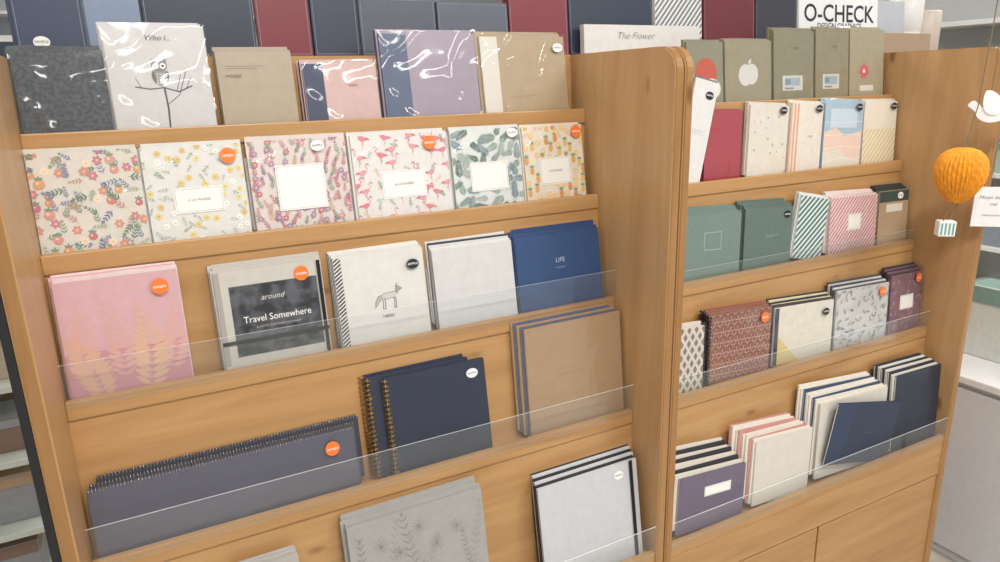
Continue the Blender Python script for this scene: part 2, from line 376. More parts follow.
def diag(c,sp,wd,bg=None):
    def d(P,w,H,o):
        if bg:P.rect(0,0,w,H,bg)
        s=-H
        while s<w*1.2:
            P.poly([(s,0),(s+wd,0),(s+wd+H*.9,H),(s+H*.9,H)],c);s+=sp
    return d
def both(*fs):
    def d(P,w,H,o):
        for f in fs:f(P,w,H,o)
    return d
def plate(x0,z0,x1,z1,bg='#f2efe8',fr='#8a8078'):
    return lambda P,w,H,o:label_plate(P,w,H,o,x0,z0,x1,z1,bg,fr)
def lines(x0,x1,z,c,n=3):
    def d(P,w,H,o):
        for i in range(n):P.stroke([(w*x0,o+(H-o)*z-i*.004),(w*(x1-.08*(i%2)),o+(H-o)*z-i*.004)],.0007,c)
    return d
def d_apple(c1,x=.5):
    def d(P,w,H,o):
        P.ell(w*x-.010,o+.060,.023,.026,c1);P.ell(w*x+.010,o+.062,.022,.025,c1);P.leaf(w*x,o+.086,.015,.004,.9,c1)
    return d
def d_round(P,w,H,o):
    P.ell(w*.52,o+.066,.034,.034,'#c4553e',0,24);P.ell(w*.66,o+.030,.030,.024,'#e2ddd2',0,20)
def d_photo(P,w,H,o):
    h=H-o
    P.rect(w*.22,o+h*.12,w*.72,o+h*.34,'#cfcfc6');P.rect(w*.28,o+h*.19,w*.66,o+h*.31,'#a3b0b8');P.rect(w*.28,o+h*.14,w*.5,o+h*.165,'#7b8488')
    P.rect(w*.28,o+h*.21,w*.42,o+h*.29,'#7d92a0')
def d_doodle(cols,n=26):
    def d(P,w,H,o):
        def f(x,z):
            c=rng.choice(cols);k=rng.random()
            if k<.4:P.flower(x,z,.0035,c,'#e9d28a')
            elif k<.7:P.rect(x,z,x+.005,z+.004,c)
            else:P.leaf(x,z,.007,.0014,rng.uniform(0,6),c)
        scatter(P,w,H,n,f,.019)
    return d
def d_map(P,w,H,o):
    P.poly([(0,H*.55),(w*.3,H*.62),(w*.55,H*.5),(w,H*.58),(w,0),(0,0)],'#eed3c2');P.poly([(0,H*.25),(w*.4,H*.3),(w*.7,H*.15),(w,H*.2),(w,0),(0,0)],'#e6dfce')
    P.rect(w*.15,H*.62,w*.85,H*.9,'#cddde8')
    for i in range(4):P.stroke([(0,H*(.1+.2*i)),(w*.5,H*(.18+.17*i)),(w,H*(.12+.2*i))],.0008,'#ffffff')
def d_diamond(c):
    def d(P,w,H,o):
        sp=.021;j=0;z=.008
        while z<H+.01:
            x=.004+(sp/2 if j%2 else 0)
            while x<w+.01:
                P.poly([(x-.0062,z),(x,z-.0095),(x+.0062,z),(x,z+.0095)],c);x+=sp
            z+=.0155;j+=1
    return d
def d_leafgrid(c,c2):
    def d(P,w,H,o):
        z=.006;j=0
        while z<H+.01:
            x=.008+(.011 if j%2 else 0)
            while x<w+.01:
                for i in range(5):P.leaf(x,z,.012,.0017,.3+i*.62,c if (i+j)%2 else c2)
                x+=.022
            z+=.0125;j+=1
    return d
def d_leaves(cols,n=40,l=.014):
    def d(P,w,H,o):
        scatter(P,w,H,n,lambda x,z:P.sprig(x,z,l*1.3,rng.uniform(0,6.28),rng.choice(cols),4),l*1.1)
    return d
def d_botany(P,w,H,o):
    for x,a,L in ((.2,1.4,.22),(.5,1.7,.23),(.8,1.35,.21),(.38,1.2,.18),(.66,1.9,.19),(.9,1.7,.16),(.1,1.6,.2)):
        P.sprig(w*x,.03,L,a,rng.choice(['#8f8f8d','#878886','#979793']),16,.10,.09)
    for x,z in ((.22,.88),(.5,.94),(.78,.86),(.62,.78),(.35,.8)):
        for i in range(11):
            a=i*.57;P.stroke([(w*x,H*z-.02),(w*x+.015*math.cos(a),H*z-.02+.015*math.sin(a))],.0007,'#858583')
def tx(*items):
    def e(par,w,H,o):
        for it in items:
            b,s,x,z,c=it[:5];text(par,b,s,w*x,o+(H-o)*z,c,it[5] if len(it)>5 else 0,-.0016,it[7] if len(it)>7 else 0,it[6] if len(it)>6 else 1)
    return e
def band(xf=None,zf=None,c='#141416',wd=.006,y=-.0030):
    def e(par,w,H,o):
        if xf is not None:b=(w*xf-wd/2,w*xf+wd/2,y,y+.001,0,H)
        else:b=(0,w,y,y+.001,o+(H-o)*zf-wd/2,o+(H-o)*zf+wd/2)
        q=ob('elastic_band',bm_boxes('elastic_band',[b],[M(c,.8,0)],.0003,1),par);q['label']='black elastic closure band'
    return e
# ================================================================ display shelves
ZT=1.61
def shelf(X0,X1,label,acr,trim=False):
    r=empty('display_shelf',((X0+X1)/2,0,0),label,'display shelf','tiered wooden display shelves')
    ox=(X0+X1)/2;a,b=X0-ox,X1-ox;R=.045
    prof=[(0,0),(0,ZT-R)]+[(R-R*math.cos(q),ZT-R+R*math.sin(q)) for q in [math.pi/2*i/8 for i in range(1,9)]]+[(.37,ZT),(.37,0)]
    prism_yz('side_panel',prof,a-.019,a,[WV,WE],r,1,.0025);prism_yz('side_panel',prof,b,b+.019,[WV,WE],r,1,.0025)
    if trim:
        q=box('edge_trim',a-.029,a-.0195,-.004,.30,0,ZT,M('#1d1c1e',.5),r,.001);q['label']='black edge trim'
    for i in range(5):
        y,z=Y[i],Z[i];hz=.030;dp=.052 if i<4 else .068
        box('ledge_lip',a,b,y,y+.013,z-hz,z,WH,r,.002)
        box('ledge',a,b,y+.013,y+dp+.004,z-.024,z-.0165,WH,r,0)
        if i==0:top=(.342,1.61)
        else:top=(Y[i-1]+.013,Z[i-1]-.020)
        bt=(y+dp,z-.024)
        poly=[(bt[0],bt[1]),(top[0]-.008,top[1]),(top[0],top[1]),(bt[0]+.008,bt[1])]
        prism_yz('back_board',poly,a,b,[WH],r)
        if acr[i]:
            v0=y-.003
            me=bm_boxes('acrylic_guard',[(a+.002,b-.002,v0,v0+.002,z-.010,z+acr[i])],[ACR,ACE])
            for p in me.polygons:
                if p.normal.z>.5:p.material_index=1
            q=ob('acrylic_guard',me,r);q['label']='clear acrylic guard strip'
    box('apron_board',a,b,Y[4]+.001,Y[4]+.02,.47,Z[4]-.0305,WH,r)
    mid=0
    for x0,x1 in ((a,mid-.002),(mid+.002,b)):
        box('cabinet_door',x0+.001,x1-.001,Y[4]+.004,Y[4]+.022,.08,.465,WH,r)
    box('plinth',a,b,.04,.06,0,.08,M('#3a2c20',.6),r,0)
    box('inner_panel',a,b,.35,.366,0,1.60,WH,r,0)
    return r
shelf(0,1.0,'tiered honey-coloured wooden display shelf filled with patterned notebooks',[0,0,.060,.060,.065],True)
shelf(1.042,2.014,'tiered honey-coloured wooden display shelf beside the orange paper balloon',[0,0,.03,.045,.055])
c=empty('display_counter',(1.3,.52,0),'wooden counter behind the tiered shelves carrying upright planners','counter')
box('counter_top',-1.32,1.3,-.145,.2,1.59,1.612,WH,c)
box('counter_body',-1.30,1.28,-.14,.18,0,1.59,WV,c)
# ================================================================ row 1 (top), first shelf
G='notebooks on the top tier of the wide shelf'
notebooks('charcoal notebook in a clear plastic sleeve',0,.003,.124,.121,mottle('#34373c','#484c52',160),3,.007,film=True,group=G,page='#8a8a88')
notebooks('pale grey notebook with an owl sitting on a branch',0,.128,.276,.158,'#cdcac7',3,.006,d_owl,film=True,group=G,dy=-.0025,extra=tx(('Who I...',.012,.52,.88,'#55504c',.35)))
notebooks('plain kraft grey notebook with small printed title',0,.288,.412,.118,'#a69781',3,.007,lines(.1,.6,.80,'#6b5e4e',2),group=G,extra=tx(('WORDS',.007,.2,.66,'#6b5e4e')))
notebooks('small notebook with navy spine and pale pink cover',0,.428,.562,.098,'#d0afa9',4,.006,vsplit((0,.27,'#363e5a')),spine='#363e5a',film=True,group=G,extra=tx(('NOTE',.006,.65,.6,'#8a5f60')))
notebooks('lilac notebook with broad slate blue spine',0,.574,.768,.151,'#a092a0',3,.007,vsplit((0,.27,'#56637c')),spine='#56637c',film=True,group=G)
notebooks('kraft paper notebook with broad cream spine',0,.778,.974,.147,'#b19c7d',4,.006,both(vsplit((0,.20,'#ded7ca')),lines(.3,.6,.2,'#8b775d',2)),spine='#ded7ca',film=True,group=G,stk=('w',.9,.84))
# ================================================================ row 2
G='patterned square notebooks on the second tier'
notebooks('square notebook with dense coral and green botanical print',1,.001,.150,.148,'#dcd5c8',5,.005,d_B1,film=True,group=G)
notebooks('white square notebook with small yellow flowers and label',1,.153,.303,.147,'#e2e0d9',5,.005,d_B2,film=True,group=G,stk=('o',.86,.86),extra=tx(('A LA PRAIRIE',.006,.51,.40,'#8a7a66')))
notebooks('cream square notebook with pink sprigs and white label',1,.312,.481,.148,'#e0d3cb',5,.005,d_B3,film=True,group=G,stk=('w',.70,.90),extra=tx(('A LA ROSERAIE',.0065,.495,.44,'#8a7a66')))
notebooks('white square notebook printed with pink flamingos',1,.490,.676,.147,'#e5e0da',5,.005,d_B4,film=True,group=G,stk=('o',.80,.86),extra=tx(('A LA RIVIERE',.0065,.5,.37,'#8a7a66')))
notebooks('white square notebook printed with grey green palm leaves',1,.683,.834,.147,'#dee0da',5,.005,d_B5,film=True,group=G,stk=('w',.88,.92),extra=tx(('A LA JUNGLE',.006,.51,.37,'#8a7a66')))
notebooks('cream square notebook printed with pineapples and orange slices',1,.841,.984,.145,'#e9dfce',5,.005,d_B6,film=True,group=G,stk=('o',.88,.90),extra=tx(('A LA PLAGE',.006,.5,.37,'#8a7a66')))
# ================================================================ row 3
G='stacked notebooks on the third tier'
notebooks('pink notebook printed with gold fern leaves',2,.008,.178,.172,'#d6a9ae',6,.0045,d_fern,film=True,group=G,stk=('o',.84,.86),backcols=['#e6d3d0','#dcacb0'])
def trav(par,w,H,o):
    tx(('around',.013,.5,.68,'#cfcac2',.4),('Travel Somewhere',.0158,.53,.46,'#f2f0ea',0,.92),('A NOTE FOR EVERY JOURNEY',.0055,.53,.37,'#bdb9b2'))(par,w,H,o);band(None,.24)(par,w,H,o);band(.97,None)(par,w,H,o)
    n=20;r=.0065;v=[(r*math.cos(2*math.pi*i/n),0,r*math.sin(2*math.pi*i/n)) for i in range(n)];v+=[(p[0],.0015,p[2]) for p in v]
    q=ob('button',mesh('button',v,[list(range(n)),list(range(2*n-1,n-1,-1))]+[[i,i+n,(i+1)%n+n,(i+1)%n] for i in range(n)],[M('#18181a',.4,0)]),par,(w*.86,-.0048,o+(H-o)*.24));q['label']='round black closure button'
notebooks('travel notebook with charcoal panel on a pale grey cover',2,.229,.404,.156,'#c2bcb2',6,.0045,d_travel,group=G,stk=('o',.80,.88),extra=trav)
notebooks('white notebook with striped spine and fox drawing',2,.424,.592,.154,'#dfdbd4',6,.0045,d_fox,spine='#2b2b2e',group=G,stk=('k',.86,.82),extra=tx(('rabbit',.009,.53,.25,'#444444',.2)),film=True)
notebooks('plain white notebook with dark page edges',2,.609,.778,.144,'#cccac8',6,.0045,None,group=G,backcols=['#d8d8d6','#d0cfcd','#3b3b40'])
notebooks('navy blue notebook with small centred title',2,.787,.986,.146,'#2e4a74',6,.0045,None,group=G,bind='none',extra=tx(('LIFE',.013,.5,.62,'#b4c1d3'),('notebook',.006,.5,.52,'#8fa0b8')))
# ================================================================ row 4
G='planners and large notebooks on the fourth tier'
BR=M('#b08d52',.3,0,metal=.9);BK=M('#a9a9b0',.25,0,metal=.8)
notebooks('wide dark slate desk planner with silver wire coil on top',3,.008,.415,.098,'#524f5d',3,.008,None,group=G,film=True,stk=('o',.90,.74),rings=('x',84,.0045,BK,.0005),name='desk_planner',dxs=[0,.004,.014],dzs=[0,.005,.012],backcols=['#3a3a42'],tilts=[0,0,0])
notebooks('charcoal navy notebook with brass wire binding',3,.482,.678,.172,'#2b3142',3,.009,None,group=G,stk=('w',.86,.86),rings=('z',22,.0075,BR),dxs=[0,-.030,-.034],dzs=[0,.004,.008],bind='none',dy=-.001)
notebooks('large kraft brown notebook with thick grey page stack',3,.765,.993,.211,'#a98a68',5,.005,lines(.3,.6,.5,'#8c6d50',1),group=G,dxs=[0,-.005,-.010,-.014,-.018],bind='none',backcols=['#5a6072','#a98a68'],lean=6,film=True,tilts=[0]*5)
# ================================================================ row 5
G='notebooks on the lowest tier of the wide shelf'
notebooks('grey notebook with fine botanical line drawing in plastic',4,.371,.627,.242,'#a3a19c',5,.006,d_botany,group=G,film=True)
notebooks('silver white journal with black elastic band',4,.745,.985,.203,'#c3c3c5',6,.006,None,group=G,stk=('w',.80,.88),extra=band(.93,None,wd=.008),dxs=[0,-.001,.002,.003,.004,.004],dzs=[0,.003,.007,.010,.014,.016],backcols=['#2d2e33','#c9c9ca'],tilts=[0]*6)
notebooks('grey patterned notebook in a clear plastic sleeve',4,.186,.288,.226,'#b0aba4',3,.006,d_doodle(['#8b8b8b','#6d7480']),group=G,film=True)
# ================================================================ second shelf
G='small notebooks on the top tier of the narrow shelf'
notebooks('olive notebook printed with a plain red circle',0,1.300,1.412,.136,'#8e8970',3,.006,d_round,group=G,lean=6,film=True)
notebooks('kraft olive notebook with a white apple shape',0,1.418,1.572,.139,'#9a9176',3,.006,d_apple('#d6d2ca'),group=G,lean=6,film=True)
notebooks('olive notebook with small photo labels',0,1.580,1.724,.165,'#8b856a',3,.006,d_photo,group=G,lean=6,film=True,extra=tx(('note',.010,.55,.75,'#6c6852',.3)))
notebooks('olive brown notebook with pale printed labels',0,1.731,1.858,.170,'#928a70',3,.006,d_photo,group=G,lean=6,film=True,extra=tx(('note',.010,.55,.75,'#6c6852',.3)))
notebooks('tan notebook with a small red flower motif',0,1.863,2.003,.170,'#a2987f',3,.006,lambda P,w,H,o:(P.flower(w*.42,H*.42,.019,'#c0606a','#e8d9c0',7),P.rect(w*.3,H*.14,w*.7,H*.22,'#d2cdc0')),group=G,lean=6)
G='notebooks on the second tier of the narrow shelf'
notebooks('long white notepad with grey page edges leaning sideways',1,1.222,1.292,.222,'#dedcd8',3,.004,lines(.2,.8,.5,'#aaaaaa',3),group='white notepads leaning against the shelf divider',lean=2,tilt=13,backcols=['#77787c','#e4e2dd'],stk=('k',.7,.86),dy=-.006,tilts=[0]*3)
notebooks('plain deep red notebook beside the leaning notepads',1,1.322,1.440,.154,'#a93a43',2,.006,None,group=G,lean=4,tilt=2,dy=.012,spine='#7d2230',film=True)
notebooks('cream notebook with scattered small drawings',1,1.446,1.577,.158,'#e2dbcc',3,.005,d_doodle(['#c98f82','#93a3ac','#a3b096'],16),group=G,lean=4,tilt=4,stk=('k',.82,.93),film=True)
notebooks('cream notebook with orange striped side',1,1.585,1.702,.158,'#e8dfd0',3,.005,vsplit((.0,.05,'#e3a580'),(.1,.15,'#e3a580'),(.2,.25,'#e3a580')),group=G,lean=4,tilt=4,stk=('k',.82,.93),film=True,extra=tx(('note',.010,.62,.5,'#a08468',.3)))
notebooks('pale blue and peach notebook with map print',1,1.712,1.860,.158,'#adc6d6',3,.005,d_map,group=G,lean=4,tilt=3,stk=('k',.85,.92),film=True)
notebooks('cream notebook with yellow diagonal stripes',1,1.869,2.004,.156,'#ebe6d9',3,.005,both(diag('#e6cf8a',.016,.007),lambda P,w,H,o:P.rect(0,H*.58,w,H,'#ece5d3')),group=G,lean=4,tilt=1.5,stk=('k',.85,.92),film=True)
G='notebooks on the third tier of the narrow shelf'
notebooks('sage green notebook with thin framed label',2,1.195,1.376,.136,'#71867b',6,.0045,lambda P,w,H,o:P.frame(w*.38,o+.055,w*.66,o+.095,.0009,'#c9d6cc'),group=G,lean=4,tilt=3,film=True)
notebooks('dark green notebook with black sample sticker',2,1.388,1.548,.134,'#5f7166',6,.0045,lines(.45,.7,.5,'#9fb3a6',2),group=G,lean=4,tilt=3,stk=('k',.88,.86))
notebooks('white notebook with dark teal diagonal stripes',2,1.550,1.655,.142,'#dcdfda',3,.005,diag('#44726c',.0155,.008),group=G,lean=4,tilt=11,dy=-.003,tilts=[0]*3)
notebooks('pink striped notebook with white label',2,1.688,1.872,.134,'#e6d4d0',5,.005,both(diag('#cc7c7e',.0125,.006),plate(.38,.34,.66,.66)),group=G,lean=4,tilt=2,film=True)
notebooks('kraft notebook with dark green top band',2,1.882,2.006,.136,'#ad9577',5,.005,both(lambda P,w,H,o:P.rect(0,H*.80,w,H,'#3a4a42'),lambda P,w,H,o:P.rect(w*.25,H*.62,w*.8,H*.76,'#d9d2c4')),group=G,lean=4,tilt=1,backcols=['#37403c'],stk=('w',.7,.89))
G='notebooks on the fourth tier of the narrow shelf'
notebooks('cream notebook with grey brown diamond pattern',3,1.090,1.212,.140,'#d9d0c4',3,.005,d_diamond('#86766f'),group=G,lean=4,tilt=3,film=True)
notebooks('brown red wire bound notebook with leaf pattern',3,1.228,1.422,.148,'#96604f',4,.006,d_leafgrid('#c49a85','#74473c'),group=G,lean=4,tilt=3,rings=('z',20,.0055,M('#222226',.35,0,metal=.3),.0009),bind='none',stk=('o',.86,.86),film=True,tilts=[0]*4)
notebooks('cream notebook with yellow corner and black sticker',3,1.434,1.642,.130,'#ddd6c5',6,.0045,both(lambda P,w,H,o:P.poly([(0,0),(w*.45,0),(0,H*.6)],'#d6c07c'),lambda P,w,H,o:P.rect(0,0,w*.07,H,'#3a3440')),group=G,lean=4,tilt=3,stk=('k',.84,.80),film=True,backcols=['#3a3440','#d8cfa8'])
notebooks('white notebook with navy and grey leaf print',3,1.654,1.860,.141,'#cbc9c3',6,.0045,d_leaves(['#6a748a','#8b9098','#a89a8a','#7d8a7d'],80,.012),group=G,lean=4,tilt=2,stk=('o',.84,.86),backcols=['#4a4f5a','#d3d1ca'],film=True)
notebooks('mauve notebook with floral print and pale label',3,1.872,2.008,.152,'#80606c',6,.0045,both(d_leaves(['#5f4656','#b898a2','#a37a86','#c4aab0'],60,.010),plate(.3,.36,.72,.62)),group=G,lean=4,tilt=1,stk=('o',.8,.9),film=True,backcols=['#3f3a40','#80606c'])
G='softcover notebooks on the lowest tier of the narrow shelf'
notebooks('mauve softcover notebook with white label on dark notebooks',4,1.075,1.272,.118,'#6c6074',8,.005,plate(.38,.52,.78,.72),group=G,lean=3,tilt=4,dxs=[0,-.010,-.013,-.022,-.026,-.034,-.036,-.044],dzs=[0,.008,.018,.026,.036,.040,.050,.056],backcols=['#d8d0c2','#2b2b30'],backlabel='dark notebook fanned out behind a mauve one',bind='none',tilts=[0,.8,-.3,1.2,.2,1.4,.6,1.6])
notebooks('cream softcover notebook in a fanned stack',4,1.302,1.490,.148,'#d6cfc3',9,.004,None,group=G,lean=3,tilt=3.5,dxs=[0,-.006,-.010,-.021,-.024,-.036,-.038,-.048,-.05],dzs=[0,.004,.008,.015,.017,.024,.027,.033,.036],backcols=['#e6ddcf','#c98f86','#e0d8ca'],bind='none',tilts=[0,.6,-.5,.9,-.2,1.2,.3,1.3,.8])
notebooks('large navy folder with angled front flap',4,1.535,1.790,.148,'#27324a',1,.005,lambda P,w,H,o:(P.poly([(0,H),(w*.34,H),(w*.20,0),(0,0)],'#313e58'),P.stroke([(w*.34,H),(w*.20,0)],.001,'#18202f'),P.stroke([(w*.5,H*.5),(w*.68,H*.5)],.0008,'#6a7488')),group=G,lean=0,tilt=12,dy=-.0065,bind='none')
notebooks('white softcover notebook in a thick fanned stack',4,1.520,1.775,.184,'#d4cec1',9,.0042,None,group=G,lean=3,tilt=3,dy=.0045,dxs=[0,.005,-.008,-.011,-.022,-.024,-.032,-.035,-.042],dzs=[0,.004,.008,.014,.018,.024,.028,.034,.038],bind='none',backcols=['#e4dccf','#e4dccf','#3b4b66'],tilts=[0,-.8,.5,-.3,1.0,.2,1.3,.5,1.5])
notebooks('dark navy hardcover notebook in a loose stack',4,1.812,2.004,.200,'#232c3c',7,.0055,None,group=G,lean=4,tilt=1.5,dxs=[0,-.007,-.014,-.018,-.026,-.03,-.038],dzs=[0,.004,.010,.014,.018,.022,.028],backcols=['#d9d3c6','#232c3c'],bind='none')
# ================================================================ planners on the counter behind
G='upright planners on the counter'
R0=[(.006,.104,.2,'#39415a','navy planner','w'),(.108,.190,.2,'#7f8ea6','silver blue planner',None),(.194,.375,.2,'#2c3344','dark navy planner',None),(.379,.476,.2,'#7a2a32','dark red planner',None),
(.480,.569,.2,'#333a4c','dark navy planner',None),(.573,.733,.110,'#555a66','slate grey planner',None),(.737,.900,.106,'#5d626e','slate grey planner',None),(.904,1.053,.2,'#80303a','dark red planner',None),
(1.057,1.295,.2,'#2e374a','dark navy planner',None),(1.457,1.632,.2,'#6e2830','burgundy planner',None),(1.636,1.79,.2,'#3a3a44','charcoal planner',None)]
for x0,x1,h,c_,lb,st in R0:
    notebooks(lb+' standing upright on the counter',9,x0,x1,h,c_,2,.010,(lambda P,w,H,o:P.frame(.004,.004,w-.004,H-.004,.0008,'#8a8f9c')),base=(.42,1.6135),lean=5,group=G,stk=(st,.35,.12) if st else None)
notebooks('striped notebook standing on the counter',9,1.302,1.450,.2,'#e2dfda',2,.008,diag('#6a6f7a',.014,.006),base=(.42,1.6135),lean=5,group=G)
notebooks('white notebook with a handwritten title on the counter',9,1.075,1.415,.064,'#dedbd6',2,.008,None,base=(.392,1.6135),lean=3,group=G,extra=tx(('The Flower',.022,.42,.62,'#77726e',.4,1.05,-.0004)))
notebooks('tan notebook standing on the counter',9,2.10,2.33,.055,'#a88f78',2,.010,None,base=(.388,1.6135),lean=3,group=G)
def card(label,x0,x1,h,col,texts,y=.42,lean=6):
    e=empty('sign_card',(x0,y,1.613),label,'sign');e.rotation_euler=(-math.radians(lean),0,0)
    w=x1-x0;ob('card_panel',bm_boxes('card_panel',[(0,w,0,.004,0,h)],[M(col,.5,.03)],.0008),e)
    prism_yz('easel_foot',[(.004,.10),(.06,.0075),(.058,.0075),(.004,.09)],w*.4,w*.6,[M(col,.5,.03)],e)
    for b,s,x,z,c_ in texts:text(e,b,s,x*w,z,c_,0,-.0004,s*.012)
card('white sign card lettered in black capitals',1.80,2.13,.17,'#ececec',[('O-CHECK',.066,.50,.106,'#2b2b2e'),('DESIGN GRAPHICS',.022,.5,.074,'#44444a')])
card('pale grey sign card standing on the counter',2.137,2.27,.15,'#b9bcc2',[],.43)
def lathe(name,prof,mat,par,n=28):
    v=[];f=[]
    for r,z in prof:
        for i in range(n):v.append((r*math.cos(2*math.pi*i/n),r*math.sin(2*math.pi*i/n),z))
    for j in range(len(prof)-1):
        for i in range(n):f.append([j*n+i,j*n+(i+1)%n,(j+1)*n+(i+1)%n,(j+1)*n+i])
    return ob(name,mesh(name,v,f,[mat],None,True),par)
e=empty('canister',(2.36,.50,1.613),'white ribbed canister holding wrapped cards','canister')
lathe('canister_body',[(0,0),(.045,0),(.05,.01),(.05,.06),(.046,.065),(.05,.07),(.05,.16),(.046,.165),(.044,.16),(.044,.01),(0,.01)],M('#e4e2df',.4,.03),e)
e=empty('canister',(2.50,.52,1.613),'pale beige canister beside the white one','canister')
lathe('canister_body',[(0,0),(.04,0),(.045,.01),(.045,.13),(.04,.135),(.04,.01),(0,.01)],M('#c9bdb0',.4,.03),e)
# ================================================================ hanging paper balloon
bx,by_,bz_=1.838,-.03,1.322
e=empty('paper_balloon',(bx,by_,bz_-.105),'orange honeycomb paper hot air balloon hanging on string','hanging decoration')
v=[];f=[];n=72
env=[(.003,.064),(.018,.063),(.032,.057),(.043,.047),(.050,.034),(.0535,.018),(.053,.002),(.049,-.014),(.042,-.030),(.033,-.044),(.023,-.056),(.013,-.063),(.003,-.065)]
pr=[]
for (r0,z0),(r1,z1) in zip(env[:-1],env[1:]):
    for q in range(3):pr.append((r0+(r1-r0)*q/3,z0+(z1-z0)*q/3))
pr.append(env[-1])
for j,(r_,z_) in enumerate(pr):
    for i in range(n):
        A=2*math.pi*i/n;ph=[0,1,0,-1][(i+ (2 if (j//2)%2 else 0))%4];rr=r_*(1+(.035 if i%2 else -.035))
        v.append((rr*math.cos(A+.022*ph),rr*math.sin(A+.022*ph),.105+z_))
for j in range(len(pr)-1):
    for i in range(n):f.append([j*n+i,(j+1)*n+i,(j+1)*n+(i+1)%n,j*n+(i+1)%n])
ob('envelope',mesh('envelope',v,f,[M('#e8981f',.7,.12)]),e)
def tube(name,pts,r,mat,par):
    v=[];f=[];n=6
    P=[Vector(p) for p in pts]
    for i,p in enumerate(P):
        d=(P[min(i+1,len(P)-1)]-P[max(i-1,0)]).normalized();a=d.orthogonal().normalized();b=d.cross(a)
        for k in range(n):
            q=2*math.pi*k/n;v.append(p+a*r*math.cos(q)+b*r*math.sin(q))
    for i in range(len(P)-1):
        for k in range(n):f.append([i*n+k,i*n+(k+1)%n,(i+1)*n+(k+1)%n,(i+1)*n+k])
    return ob(name,mesh(name,v,f,[mat],None,True),par)
ST=M('#7a6a54',.8,0)
for s in(-1,1):tube('basket_string',[(s*.012,0,.043),(-.028+s*.013,0,.001)],.0012,ST,e)
bk=ob('basket',bm_boxes('basket',[(-.018,.018,-.014,.014,-.034,.002)],[M('#f0eee8',.6,.05)],.002),e,(-.028,0,0));bk['label']='white and teal striped paper basket';bk.rotation_euler=(0,0,math.radians(-40))
P=Print(.032,.034)
for i in range(4):P.rect(.002+.008*i,.003,.006+.008*i,.031,'#6fa3a3')
ob('basket_print',P.mesh('basket_print'),bk,(-.016,-.0142,-.033))
tube('hanging_string',[(0,0,.168),(.03,0,.26),(.06,0,.80),(.06,0,1.80)],.0013,ST,e)
e=empty('paper_dove',(1.905,-.045,1.466),'white paper dove hanging beside the shelf','hanging decoration')
def flat(name,pts,th,mat,par,loc=(0,0,0)):
    out=[];N=len(pts)
    for i in range(N):
        p0,p1,p2,p3=pts[i-1],pts[i],pts[(i+1)%N],pts[(i+2)%N]
        for t in (0,.25,.5,.75):
            out.append(tuple(.5*((2*p1[k])+(-p0[k]+p2[k])*t+(2*p0[k]-5*p1[k]+4*p2[k]-p3[k])*t*t+(-p0[k]+3*p1[k]-3*p2[k]+p3[k])*t**3) for k in (0,1)))
    pts=out;n=len(pts);v=[(a,0,b) for a,b in pts]+[(a,th,b) for a,b in pts]
    fc=[list(range(n)),list(range(2*n-1,n-1,-1))]+[[i,i+n,(i+1)%n+n,(i+1)%n] for i in range(n)]
    return ob(name,mesh(name,v,fc,[mat]),par,loc)
W=M('#e8e6e3',.6,.03);k=1.2
e.rotation_euler=(0,0,math.radians(-45))
flat('dove_body',[(x*k,z*k) for x,z in ((-.044,.010),(-.036,.019),(-.027,.014),(-.016,.004),(.006,.003),(.024,.010),(.038,.018),(.042,.006),(.034,-.006),(.016,-.018),(-.006,-.022),(-.024,-.014),(-.032,.000))],.002,W,e)
flat('dove_wing',[(x*k,z*k) for x,z in ((-.014,-.002),(-.020,.016),(-.018,.036),(-.006,.036),(.008,.024),(.014,.004),(.002,-.008))],.0015,M('#f3f2ef',.6,.03),e,(0,-.003,0))
tube('dove_string',[(-.01,0,.03),(-.008,0,.9),(-.008,0,1.5)],.0009,ST,e)
e=empty('message_card',(1.985,-.035,1.185),'small white card with handwriting on the shelf edge','card');e.rotation_euler=(0,0,math.radians(-42))
ob('card_panel',bm_boxes('card_panel',[(-.042,.042,0,.0015,0,.098)],[M('#e9e8e6',.6,.03)],.0003),e)
text(e,'Moon love',.0125,-.006,.072,'#44444c',.45,-.0004,-.0001);text(e,'me',.0125,.0,.056,'#44444c',.45,-.0004,-.0001);text(e,'DESIGN STUDIO',.0055,0,.028,'#66666c',0,-.0004)
tube('card_string',[(0,.001,.096),(.0,.02,.125),(-.006,.046,.135)],.0008,ST,e)
# ================================================================ surroundings
def st(o):o["kind"]="structure";return o
FL=mottle('#b9b2a6','#c9c3b8',3)
st(box('floor',-5,8,-4,7,-.02,0,FL,None,0));st(box('ceiling',-5,8,-4,7,3.0,3.05,M('#e6e4e0',.8),None,0))
st(box('wall_back',-5,8,6.5,6.6,0,3.0,M('#d9d7d2',.7),None,0));st(box('wall_left',-5,-4.9,-4,6.5,0,3.0,M('#cfcbc4',.7),None,0));st(box('wall_right',7.9,8,-4,6.5,0,3.0,M('#d6d6d6',.7),None,0))
e=empty('glass_rack',(-.75,1.2,0),'white rack with pale glass shelves holding boxes','rack')
for z in (.25,.45,.65,.85,1.05):
    ob('rack_shelf',bm_boxes('rack_shelf',[(-.7,.62,-.2,.25,z,z+.018)],[M('#cfd8d0',.2,.03)],.002),e)
for x in (-.70,.60):ob('rack_post',bm_boxes('rack_post',[(x,x+.03,-.23,-.20,0,1.25)],[M('#e2e0da',.4)],.002),e);ob('rack_post',bm_boxes('rack_post',[(x,x+.03,.22,.25,0,1.25)],[M('#e2e0da',.4)],.002),e)
ob('rack_back',bm_boxes('rack_back',[(-.7,.63,.25,.27,0,1.25)],[M('#a3937f',.6)],0),e)
cols=['#a08c7a','#bfb39f','#9a9ea4','#d0c8ba','#8b7364','#b59b7c']
